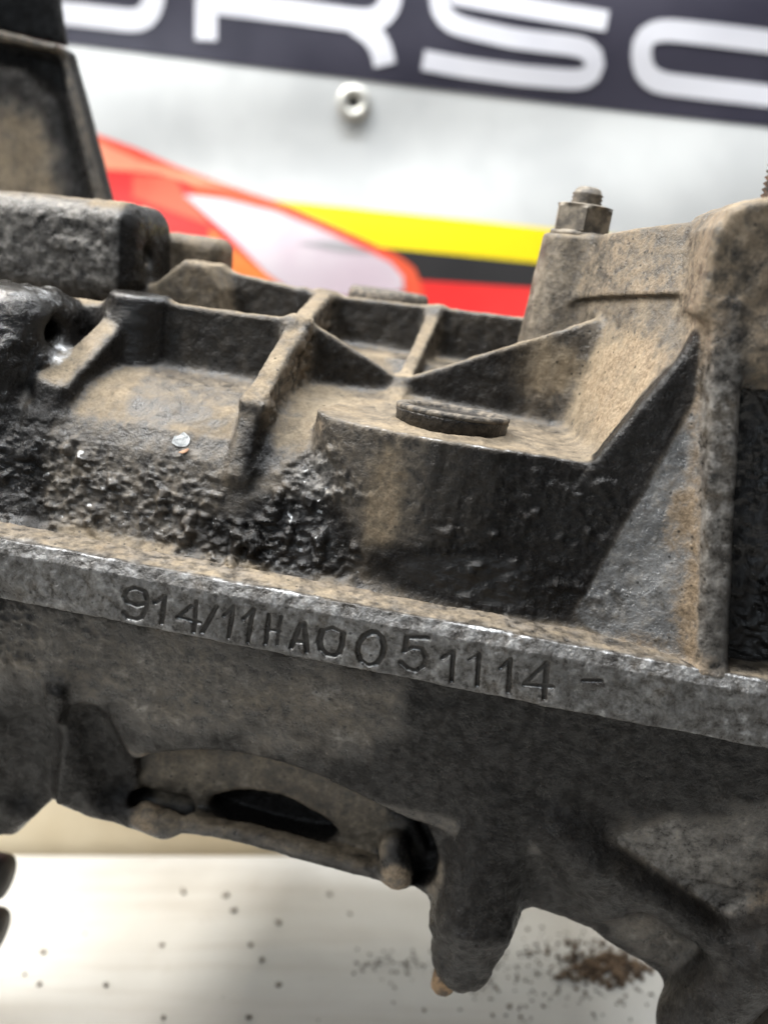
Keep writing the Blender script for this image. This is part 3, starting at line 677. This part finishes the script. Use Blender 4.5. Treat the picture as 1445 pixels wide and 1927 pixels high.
# ------------------------------------------------------------------ turned parts
def lathe(prof, seg_n=64, c=(0, 0, 0), jit=0.0, tilt=None, hexa=()):
    Vv, Fv = [], []
    for i, (r, z) in enumerate(prof):
        for k in range(seg_n):
            a = 2 * math.pi * k / seg_n
            rr = r
            if i in hexa: rr = r * math.cos(math.pi / 6) / math.cos((a % (math.pi / 3)) - math.pi / 6)
            rr += (random.random() - .5) * jit; Vv.append(Vector((rr * math.cos(a), rr * math.sin(a), z + (random.random() - .5) * jit)))
    for i in range(len(prof) - 1):
        for k in range(seg_n):
            Fv.append((i * seg_n + k, i * seg_n + (k + 1) % seg_n, (i + 1) * seg_n + (k + 1) % seg_n, (i + 1) * seg_n + k))
    Fv.append(tuple(range((len(prof) - 1) * seg_n, len(prof) * seg_n))); Fv.append(tuple(reversed(range(seg_n))))
    Rt = Euler(tilt).to_matrix() if tilt else Matrix.Identity(3)
    return [(Rt @ v + Vector(c)) * MM for v in Vv], Fv
M_plug = plain('oily black steel plug', (0.010, 0.009, 0.009), (0.060, 0.052, 0.044), 0.40, 0.3, 500, 0.8, 0.0006)
M_plugrim = plain('dusty plug rim', (0.02, 0.018, 0.016), (0.15, 0.125, 0.096), 0.7, 0.2, 420, 0.6, 0.0006)
M_steel = plain('dull grey steel with dust', (0.055, 0.047, 0.038), (0.20, 0.17, 0.13), 0.66, 0.15, 260, 0.35, 0.0004)
M_thread = plain('brown rusty thread', (0.018, 0.014, 0.012), (0.10, 0.06, 0.038), 0.6, 0.3, 500, 0.5, 0.0005)
M_gum = plain('dark oily rubber', (0.01, 0.01, 0.01), (0.035, 0.032, 0.03), 0.5, 0.0, 200)
v, f = lathe([(13.7, -2.0), (13.9, 1.6), (14.1, 1.9), (14.0, 2.4), (13.6, 2.7)], 160, (7.0, 29.5, 40.6), 0.04, (-0.075, 0, 0))
plug = mesh_obj('plug', v, f, M_plug, box_root)
v, f = lathe([(13.9, 2.3), (14.15, 2.7), (14.1, 3.5), (13.5, 3.8), (11.6, 3.75), (11.0, 3.2), (10.8, 1.6), (7.0, 1.3), (6.4, 2.2), (5.4, 2.2), (0.1, 2.2)], 160, (7.0, 29.5, 40.6), 0.03, (-0.075, 0, 0))
mesh_obj('plug_rim', v, f, M_plugrim, plug)
v, f = lathe([(12.8, 0), (13.0, 6.5), (12.8, 8.2), (12.0, 9.2), (9, 9.3), (0.1, 9.3)], 72, (-21.8, 102, 58.4), 0.12)
mesh_obj('rear_plug', v, f, M_plugrim, box_root)
# nut, washer and stud end on the post
v, f = lathe([(8.0, 0), (8.2, 0.4), (8.2, 1.1), (7.9, 1.4), (0.1, 1.4)], 48, (32.2, 75, 90.4), 0.05)
washer = mesh_obj('washer', v, f, M_steel, box_root)
v, f = lathe([(7.6, 0), (8.3, 0.4), (8.3, 6.3), (7.6, 7.2), (6.6, 7.5), (4.2, 7.5)], 96, (32.3, 75, 91.7), 0.0, (0, 0, 0.52), (1, 2))
nut = mesh_obj('hex_nut', v, f, M_steel, box_root, False)
pr = [(4.0, 7.0)]
for i in range(4): pr += [(4.3, 7.2 + i * 1.0), (3.8, 7.7 + i * 1.0)]
pr += [(3.4, 11.6), (2.4, 12.2), (0.1, 12.5)]
v, f = lathe(pr, 48, (32.3, 75, 91.7)); mesh_obj('stud_end', v, f, M_steel, box_root)
# threaded stud on the top block
pr = [(4.4, -3)]
for i in range(24): pr += [(4.5, i * 1.25 - 1), (3.75, i * 1.25 - 0.4)]
pr += [(3.2, 30), (0.1, 30.4)]
sx = at(1436, 340, y=22)
v, f = lathe(pr, 40, (sx[0] + 4.6, 22, 100.5)); mesh_obj('threaded_stud', v, f, M_thread, box_root)
# stud tips: under the lug and on the end housing
v, f = lathe([(3.2, 0), (3.2, -5), (2.6, -6.0), (0.1, -6.2)], 32, tuple(at(838, 1828, y=12.5)), 0.2)
M_brass = plain('rusty stud tip', (0.05, 0.035, 0.022), (0.24, 0.155, 0.085), 0.6, 0.4, 300, 0.5)
mesh_obj('stud_tip', v, [tuple(reversed(q)) for q in f], M_brass, box_root)
for px, py in ((-34, 1642), (-44, 1742)):
    c = at(px, py, y=42)
    v, f = lathe([(5.5, -22), (5.6, -2), (7.2, 0), (7.4, 7), (6.6, 8.6), (0.1, 9)], 40, tuple(c), 0.1, (0, math.radians(90), 0))
    mesh_obj('cover_bolt', v, f, M_gum, box_root)

# out of the frame: end housing and bell flange carry the case on the bench
def bench_z(x, y):                      # height of the bench top in the gearbox frame (mm)
    return float((-CAMZ / MM - gO[2] - x * gX[2] - y * gY[2]) / gZ[2])
for nm, (x0, x1), (y0, y1), zt_ in (('end_housing', (-172, -129), (16, 52), 34), ('bell_flange', (117.5, 136), (8, 44), 104)):
    bm = bmesh.new(); bmesh.ops.create_cube(bm, size=1)
    for v in bm.verts:
        x, y = (x0, x1)[v.co.x > 0], (y0, y1)[v.co.y > 0]
        v.co = Vector((x, y, zt_ if v.co.z > 0 else bench_z(x, y) + 0.3)) * MM
    bmesh.ops.bevel(bm, geom=bm.edges[:], offset=0.0025, segments=3, affect='EDGES')
    me = bpy.data.meshes.new(nm); bm.to_mesh(me); bm.free(); me.materials.append(M_cast); link(bpy.data.objects.new(nm, me), box_root)

# ------------------------------------------------------------------ flakes lying on the case
_w = V @ GM + gO; _dep = _w @ vD; _px = PW / 2 + FP * (_w @ vR) / _dep; _py = PH / 2 - FP * (_w @ vU) / _dep
def surf(px, py):
    m = np.nonzero((np.abs(_px - px) < 6) & (np.abs(_py - py) < 6))[0]; i = m[_dep[m].argmin()]
    return Vector(map(float, V[i])), Vector(map(float, N[i]))
def flake(name, px, py, sx, sy, rot, mat, label, cat, group=None):
    p, n = surf(px, py); q = n.to_track_quat('Z', 'Y').to_matrix() @ Euler((0.12, 0.1, rot)).to_matrix()
    k = 11; bm = bmesh.new()
    ring = [(math.cos(2 * math.pi * i / k) * sx * random.uniform(.6, 1.1), math.sin(2 * math.pi * i / k) * sy * random.uniform(.6, 1.1)) for i in range(k)]
    lo_ = [bm.verts.new(q @ Vector((x, y, 0.0 + 0.12 * x * x / sx))) for x, y in ring]; hi_ = [bm.verts.new(q @ Vector((x * .96, y * .96, 0.16 + 0.12 * x * x / sx))) for x, y in ring]
    bm.faces.new(hi_); bm.faces.new(lo_[::-1])
    for i in range(k): bm.faces.new((lo_[i], lo_[(i + 1) % k], hi_[(i + 1) % k], hi_[i]))
    for v in bm.verts: v.co *= MM
    me = bpy.data.meshes.new(name); bm.to_mesh(me); bm.free(); me.materials.append(mat)
    o = link(bpy.data.objects.new(name, me)); wp = G2W @ ((p + n * 0.25) * MM)
    o.matrix_world = Matrix.Translation(wp) @ G2W.to_3x3().to_4x4(); return tag(o, label, cat, group)
M_flk = plain('clear grey flake', (0.30, 0.31, 0.31), (0.62, 0.63, 0.62), 0.18, 0.2, 900)
M_chip = plain('white paint chip', (0.55, 0.55, 0.54), (0.72, 0.72, 0.71), 0.5, 0.0, 900)
M_slv = plain('rust sliver', (0.22, 0.11, 0.06), (0.42, 0.25, 0.15), 0.7, 0.0, 900)
flake('metal_flake', 346, 824, 2.6, 2.2, 0.4, M_flk, 'shiny grey flake lying in the dusty pocket of the gearbox', 'flake')
flake('rust_sliver', 352, 846, 1.6, 0.6, 0.7, M_slv, 'tiny orange rust sliver beside the shiny grey flake', 'sliver')
for px, py, a_, b_ in ((178, 1050, 1.5, 0.7), (196, 1056, 1.1, 0.6), (214, 1060, 0.8, 0.5), (160, 1046, 0.7, .4)):
    flake('paint_chip', px, py - 6, a_, b_, random.random() * 3, M_chip, 'tiny white paint chip on the ledge above the stamped rail', 'paint chip', 'white chips on the rail ledge')

# ------------------------------------------------------------------ bench, back board, wall
def slab(name, lo, hi, mat, nx=1, ny=1, bev=0.0):
    bm = bmesh.new(); bmesh.ops.create_cube(bm, size=1)
    for v in bm.verts: v.co = [lo[k] + (v.co[k] + .5) * (hi[k] - lo[k]) for k in range(3)]
    if bev: bmesh.ops.bevel(bm, geom=bm.edges[:], offset=bev, segments=3, affect='EDGES', profile=0.5)
    me = bpy.data.meshes.new(name); bm.to_mesh(me); bm.free(); me.materials.append(mat)
    return link(bpy.data.objects.new(name, me))
def bench_material():
    t = NT('worn white bench paint')
    a = t.noise(9, 4, 0.6, 0.4); b = t.noise(60, 5, 0.6, 0.2, 4); mp = t.n.new('ShaderNodeMapping'); mp.inputs['Scale'].default_value = (6, 70, 6)
    t.link(t.tc.outputs['Object'], mp.inputs[0]); g = t.noise(1.6, 4, 0.6, 0.3, 2, mp.outputs[0])
    c = t.mix(t.ramp(a, 0.35, 0.7), (0.45, 0.435, 0.40), (0.52, 0.51, 0.48))
    c = t.mix(t.ramp(g, 0.45, 0.75, 0, 0.6), c, (0.40, 0.37, 0.33))
    c = t.mix(t.ramp(b, 0.6, 0.78, 0, 0.35), c, (0.36, 0.32, 0.27))
    return t.out(c, t.ramp(b, 0.3, 0.7, 0.35, 0.6), 0.0, t.bump(g, 0.15, 0.001))
bench = tag(slab('bench_top', (-1.2, 0.02, -0.04), (1.2, 0.360, 0.0), bench_material(), bev=0.003), kind='structure')
M_wood = plain('cream painted board', (0.60, 0.50, 0.34), (0.70, 0.60, 0.43), 0.55, 0.0, 12, 0.2, 0.001)
tag(slab('back_board', (-1.2, 0.364, -0.06), (1.2, 0.384, 0.085), M_wood, bev=0.003), 'cream painted board standing along the rear edge of the bench', 'board')
M_wall = plain('pale wall paint', (0.60, 0.59, 0.56), (0.66, 0.65, 0.62), 0.8, 0.0, 6, 0.1, 0.001)
wallo = tag(slab('wall', (-1.6, 0.680, -0.9), (1.6, 0.72, 1.6), M_wall), kind='structure')

# specks of grit and a clump of dirt on the bench
M_grit = plain('black brown grit', (0.13, 0.115, 0.095), (0.30, 0.26, 0.215), 0.8, 0.0, 400)
M_dirt = plain('dry brown dirt', (0.05, 0.030, 0.017), (0.19, 0.125, 0.075), 0.9, 0.0, 300, 0.6, 0.001)
def bench_pt(px, py):
    d = ray(px, py); k = -CAMZ / d[2]; return Vector((d[0] * k, d[1] * k, 0))
def grains(name, spots, mat):
    bm = bmesh.new()
    for (p, r) in spots:
        m = Matrix.Translation(p + Vector((0, 0, r * 0.35))) @ Euler((random.random() * 6, random.random() * 6, random.random() * 6)).to_matrix().to_4x4() @ Matrix.Diagonal((r * random.uniform(.7, 1.2), r * random.uniform(.6, 1.1), r * random.uniform(.4, .8), 1))
        bmesh.ops.create_icosphere(bm, subdivisions=1, radius=1, matrix=m)
    for v in bm.verts: v.co.z = max(v.co.z, 0.00002)
    me = bpy.data.meshes.new(name); bm.to_mesh(me); bm.free(); me.materials.append(mat)
    me.polygons.foreach_set('use_smooth', [True] * len(me.polygons))
    return link(bpy.data.objects.new(name, me))
sp = []
for _ in range(34): sp.append((bench_pt(random.uniform(-150, 1400), random.uniform(1620, 2050)), random.choice((0.0004, 0.0005, 0.0007, 0.0009, 0.0013))))
for px, py, r in ((425, 1687, 2.4), (440, 1715, 2.6), (345, 1680, 2.4), (525, 1738, 2.4), (472, 1780, 2.2), (493, 1808, 2), (525, 1855, 2), (305, 1780, 1.8), (620, 1685, 2.4), (200, 1855, 2), (82, 1794, 2), (468, 1917, 1.8), (308, 1917, 1.8)):
    sp.append((bench_pt(px, py), r * 0.00075))
for _ in range(60): sp.append((bench_pt(random.gauss(740, 45), random.gauss(1815, 14)), random.uniform(.0004, .001)))
for _ in range(90): sp.append((bench_pt(random.gauss(960, 60), random.gauss(1835, 35)), random.uniform(.0003, .0010)))
for _ in range(90): sp.append((bench_pt(random.gauss(1080, 60), random.gauss(1780, 25)), random.uniform(.0003, .0011)))
for _ in range(70): sp.append((bench_pt(random.gauss(1130, 90), random.gauss(1880, 30)), random.uniform(.0003, .0010)))
tag(grains('grit', sp, M_grit), 'dark grit specks scattered over the white bench', 'grit', kind='stuff')
sp = [(bench_pt(random.gauss(1140, 42), random.gauss(1822, 16)) + Vector((0, 0, abs(random.gauss(0, .0006)))), random.uniform(.0004, .0017)) for _ in range(330)]
tag(grains('dirt_clump', sp, M_dirt), 'crumbled brown dirt heap on the white bench', 'dirt', kind='stuff')

# ------------------------------------------------------------------ banner
BY = 0.62
ban_slope = math.atan(0.119 * 1.0)
def ban(px, py):
    """banner-plane coordinates (m) of a photo pixel: the banner hangs upright at y = BY"""
    d = ray(px, py); k = BY / d[1]; return np.array((d[0] * k, CAMZ + d[2] * k))
def wavy(x, z): return 0.004 * math.sin(x * 9 + 1.2) + 0.003 * math.sin(z * 24 + x * 4) + 0.0016 * math.sin(z * 60 - x * 8)
def sheet(name, poly, off, mat, parent=None, step=0.006, both=False):
    """polygon on the banner, cut into a grid that follows its waves"""
    bm = bmesh.new(); vs = [bm.verts.new((p[0], 0, p[1])) for p in poly]; bm.faces.new(vs)
    xs = [p[0] for p in poly]; zs = [p[1] for p in poly]
    for a, b, ax in ((min(xs), max(xs), 0), (min(zs), max(zs), 2)):
        n = int((b - a) / step)
        for i in range(1, n + 1):
            co = [0, 0, 0]; co[ax] = a + (b - a) * i / (n + 1); no = [0, 0, 0]; no[ax] = 1
            bmesh.ops.bisect_plane(bm, geom=bm.verts[:] + bm.edges[:] + bm.faces[:], dist=1e-7, plane_co=co, plane_no=no)
    for v in bm.verts: v.co.y = BY + wavy(v.co.x, v.co.z) - off
    bmesh.ops.recalc_face_normals(bm, faces=bm.faces[:])
    me = bpy.data.meshes.new(name); bm.to_mesh(me); bm.free(); me.materials.append(mat)
    me.polygons.foreach_set('use_smooth', [True] * len(me.polygons))
    return link(bpy.data.objects.new(name, me), parent)
def vinyl(name, ca, cb, rough=0.45):
    t = NT(name); n = t.noise(14, 4, 0.5, 0.3); w = t.noise(900, 2)
    return t.out(t.mix(t.ramp(n, .35, .65), ca, cb), rough, 0.0, t.bump(w, 0.08, 0.0004))
M_white = vinyl('silvery white vinyl', (0.43, 0.44, 0.44), (0.52, 0.53, 0.525))
M_navy = vinyl('blue black print', (0.017, 0.016, 0.027), (0.030, 0.028, 0.042), 0.38)
M_let = vinyl('white lettering print', (0.47, 0.47, 0.51), (0.54, 0.54, 0.575))
M_yel = vinyl('yellow print', (0.74, 0.58, 0.0), (0.80, 0.63, 0.004))
M_blk = vinyl('black print', (0.013, 0.013, 0.014), (0.022, 0.021, 0.022))
M_red = vinyl('red print', (0.62, 0.018, 0.018), (0.70, 0.028, 0.024))
M_crd = vinyl('orange red print', (0.62, 0.055, 0.030), (0.74, 0.115, 0.045))
M_org = vinyl('orange print', (0.78, 0.16, 0.03), (0.82, 0.21, 0.05))
M_pnk = vinyl('pinkish white print', (0.50, 0.41, 0.46), (0.57, 0.52, 0.545))
L_, R_ = -400, 2000
lin = lambda x, x0, y0, x1, y1: y0 + (y1 - y0) * (x - x0) / (x1 - x0)
edge_b = lambda x: lin(x, 140, 84, 1445, 240)
banner = sheet('banner', [ban(L_, -300), ban(R_, -60), ban(R_, 900), ban(L_, 760)], 0.0, M_white, None, 0.012)
tag(banner, 'white vinyl banner with black lettered band and red, black and yellow stripes behind the gearbox', 'banner')
sheet('lettered_band', [ban(L_, -290), ban(R_, -50), ban(R_, edge_b(R_)), ban(L_, edge_b(L_))], 0.0006, M_navy, banner, 0.012)
ytop = lambda x: lin(x, 560, 380, 1040, 430); ybot = lambda x: lin(x, 770, 470, 1010, 494); kbot = lambda x: lin(x, 790, 528, 1005, 543)
for nm, a, b, m in (('yellow_stripe', ytop, ybot, M_yel), ('black_stripe', ybot, kbot, M_blk)):
    sheet(nm, [ban(500, a(500)), ban(R_, a(R_)), ban(R_, b(R_)), ban(500, b(500))], 0.0006, m, banner, 0.012)
sheet('red_stripe', [ban(500, kbot(500)), ban(R_, kbot(R_)), ban(R_, 820), ban(500, 700)], 0.0006, M_red, banner, 0.012)
# red car-like sweep of the print
sweep = [(60, 236), (170, 248), (255, 278), (330, 312), (400, 338), (470, 362), (545, 386), (620, 420), (690, 452), (745, 478), (780, 505), (795, 540), (800, 700), (-100, 640), (-100, 240)]
sheet('car_print', [ban(*p) for p in sweep], 0.0012, M_crd, banner, 0.008)
sheet('car_print', [ban(*p) for p in ((130, 318), (330, 320), (430, 440), (560, 560), (600, 700), (-100, 640), (-100, 330))], 0.0017, M_red, banner, 0.008)
sheet('car_print', [ban(*p) for p in ((395, 430), (470, 490), (560, 560), (620, 700), (400, 690), (400, 520))], 0.0021, M_org, banner, 0.008)
sheet('car_window_print', [ban(*p) for p in ((345, 366), (420, 374), (520, 398), (600, 430), (680, 466), (735, 494), (758, 520), (760, 545), (700, 560), (560, 556), (500, 512), (430, 440), (380, 396))], 0.0025, M_pnk, banner, 0.006)
sheet('car_window_print', [ban(*p) for p in ((560, 456), (640, 452), (705, 476), (640, 472))], 0.0029, vinyl('grey window shade', (0.3, 0.29, 0.3), (0.4, 0.38, 0.4)), banner, 0.006)

sheet('car_print', [ban(*p) for p in ((176, 262), (262, 300), (350, 328), (440, 356), (372, 348), (300, 326), (196, 318))], 0.0021, vinyl('coral print', (0.78, 0.22, 0.13), (0.84, 0.34, 0.20)), banner, 0.006)
sheet('car_print', [ban(*p) for p in ((250, 330), (330, 332), (345, 366), (400, 425), (330, 400), (250, 372))], 0.0021, vinyl('light red print', (0.80, 0.07, 0.04), (0.86, 0.11, 0.06)), banner, 0.006)
def stroke(pts, w, name):
    """letter stroke of constant width along a path of photo pixels, round corners come from the path"""
    g = np.array([ban(*p) for p in pts]); out = []
    Lf, Rt = [], []
    for i in range(len(g)):
        a = g[max(i - 1, 0)]; b = g[min(i + 1, len(g) - 1)]
        t = b - a; t /= np.linalg.norm(t); n = np.array((-t[1], t[0]))
        k = 1.0
        if 0 < i < len(g) - 1:
            t1 = g[i] - g[i - 1]; t1 /= np.linalg.norm(t1); k = 1 / max(0.5, abs(t1 @ t))
        Lf.append(g[i] + n * w / 2 * k); Rt.append(g[i] - n * w / 2 * k)
    return Lf, Rt
def letter(paths, w=0.0175):
    bm = bmesh.new()
    for pts in paths:
        fine = []
        for a, b in zip(pts[:-1], pts[1:]):
            n = max(1, int(math.dist(a, b) / 14))
            fine += [(a[0] + (b[0] - a[0]) * i / n, a[1] + (b[1] - a[1]) * i / n) for i in range(n)]
        fine.append(pts[-1])
        # soften the corners
        q = np.array(fine, float)
        for _ in range(2): q[1:-1] = (q[:-2] + 2 * q[1:-1] + q[2:]) / 4
        Lf, Rt = stroke([tuple(p) for p in q], w, '')
        va = [bm.verts.new((p[0], BY + wavy(p[0], p[1]) - 0.0013, p[1])) for p in Lf]
        vb = [bm.verts.new((p[0], BY + wavy(p[0], p[1]) - 0.0013, p[1])) for p in Rt]
        for i in range(len(va) - 1): bm.faces.new((va[i], va[i + 1], vb[i + 1], vb[i]))
    bmesh.ops.recalc_face_normals(bm, faces=bm.faces[:])
    me = bpy.data.meshes.new('letter'); bm.to_mesh(me); bm.free(); me.materials.append(M_let)
    return link(bpy.data.objects.new('letter', me), banner)
sk = lambda pts, x0: [(x, y + 0.119 * (x - x0)) for x, y in pts]
letter([[(120, 26), (200, 34), (262, 41), (286, 26), (292, 0), (294, -60), (286, -100), (262, -118), (120, -130), (20, -140), (-20, -120), (-28, -60), (-20, 0), (10, 16), (120, 26)]], 0.0132)
letter([[(388, 76), (388, 20), (392, -110)], [(392, -110), (520, -100), (690, -82), (730, -66), (738, -30), (734, 14), (708, 40), (660, 36), (560, 22), (388, 2)], [(668, 42), (700, 62), (718, 88), (724, 122)]], 0.0138)
letter([[(1140, 42), (1040, 24), (930, 4), (850, -12)], [(826, -40), (826, 16), (836, 38), (866, 50), (960, 72), (1040, 82), (1090, 88), (1118, 100), (1126, 124), (1116, 144), (1086, 150), (980, 141), (870, 126), (796, 112)], [(826, -40), (830, -60), (860, -66), (900, -66)]], 0.0116)
letter([[(1560, 96), (1445, 83), (1330, 68), (1240, 58), (1208, 68), (1202, 98), (1208, 138), (1236, 156), (1330, 168), (1445, 182), (1560, 196)]], 0.0124)
# grommet
gp = ban(665, 191)
def grommet():
    Vv, Fv = [], []
    pr = [(0.0035, 0.0045), (0.0040, -0.0005), (0.0062, -0.0024), (0.0092, -0.0022), (0.0110, -0.0006), (0.0112, 0.0012)]
    n = 48
    for r, y in pr:
        for k in range(n):
            a = 2 * math.pi * k / n; Vv.append((gp[0] + r * math.cos(a), BY + wavy(*gp) + y - 0.001, gp[1] + r * math.sin(a)))
    for i in range(len(pr) - 1):
        for k in range(n): Fv.append((i * n + k, i * n + (k + 1) % n, (i + 1) * n + (k + 1) % n, (i + 1) * n + k))
    o = mesh_obj('grommet', Vv, Fv, plain('cream grommet', (0.46, 0.45, 0.41), (0.62, 0.60, 0.55), 0.3, 0.6, 100), banner)
    pr2 = [(0.0036, 0), (0.0001, 0)]
    Vv = [(gp[0] + r * math.cos(2 * math.pi * k / n), BY + wavy(*gp) - 0.0012, gp[1] + r * math.sin(2 * math.pi * k / n)) for r in (0.0036, 0.0002) for k in range(n)]
    Fv = [(k, (k + 1) % n, n + (k + 1) % n, n + k) for k in range(n)]
    mesh_obj('grommet_hole', Vv, Fv, plain('dark hole', (0.004, 0.004, 0.004), (0.01, 0.01, 0.01), 0.9), o)
grommet()
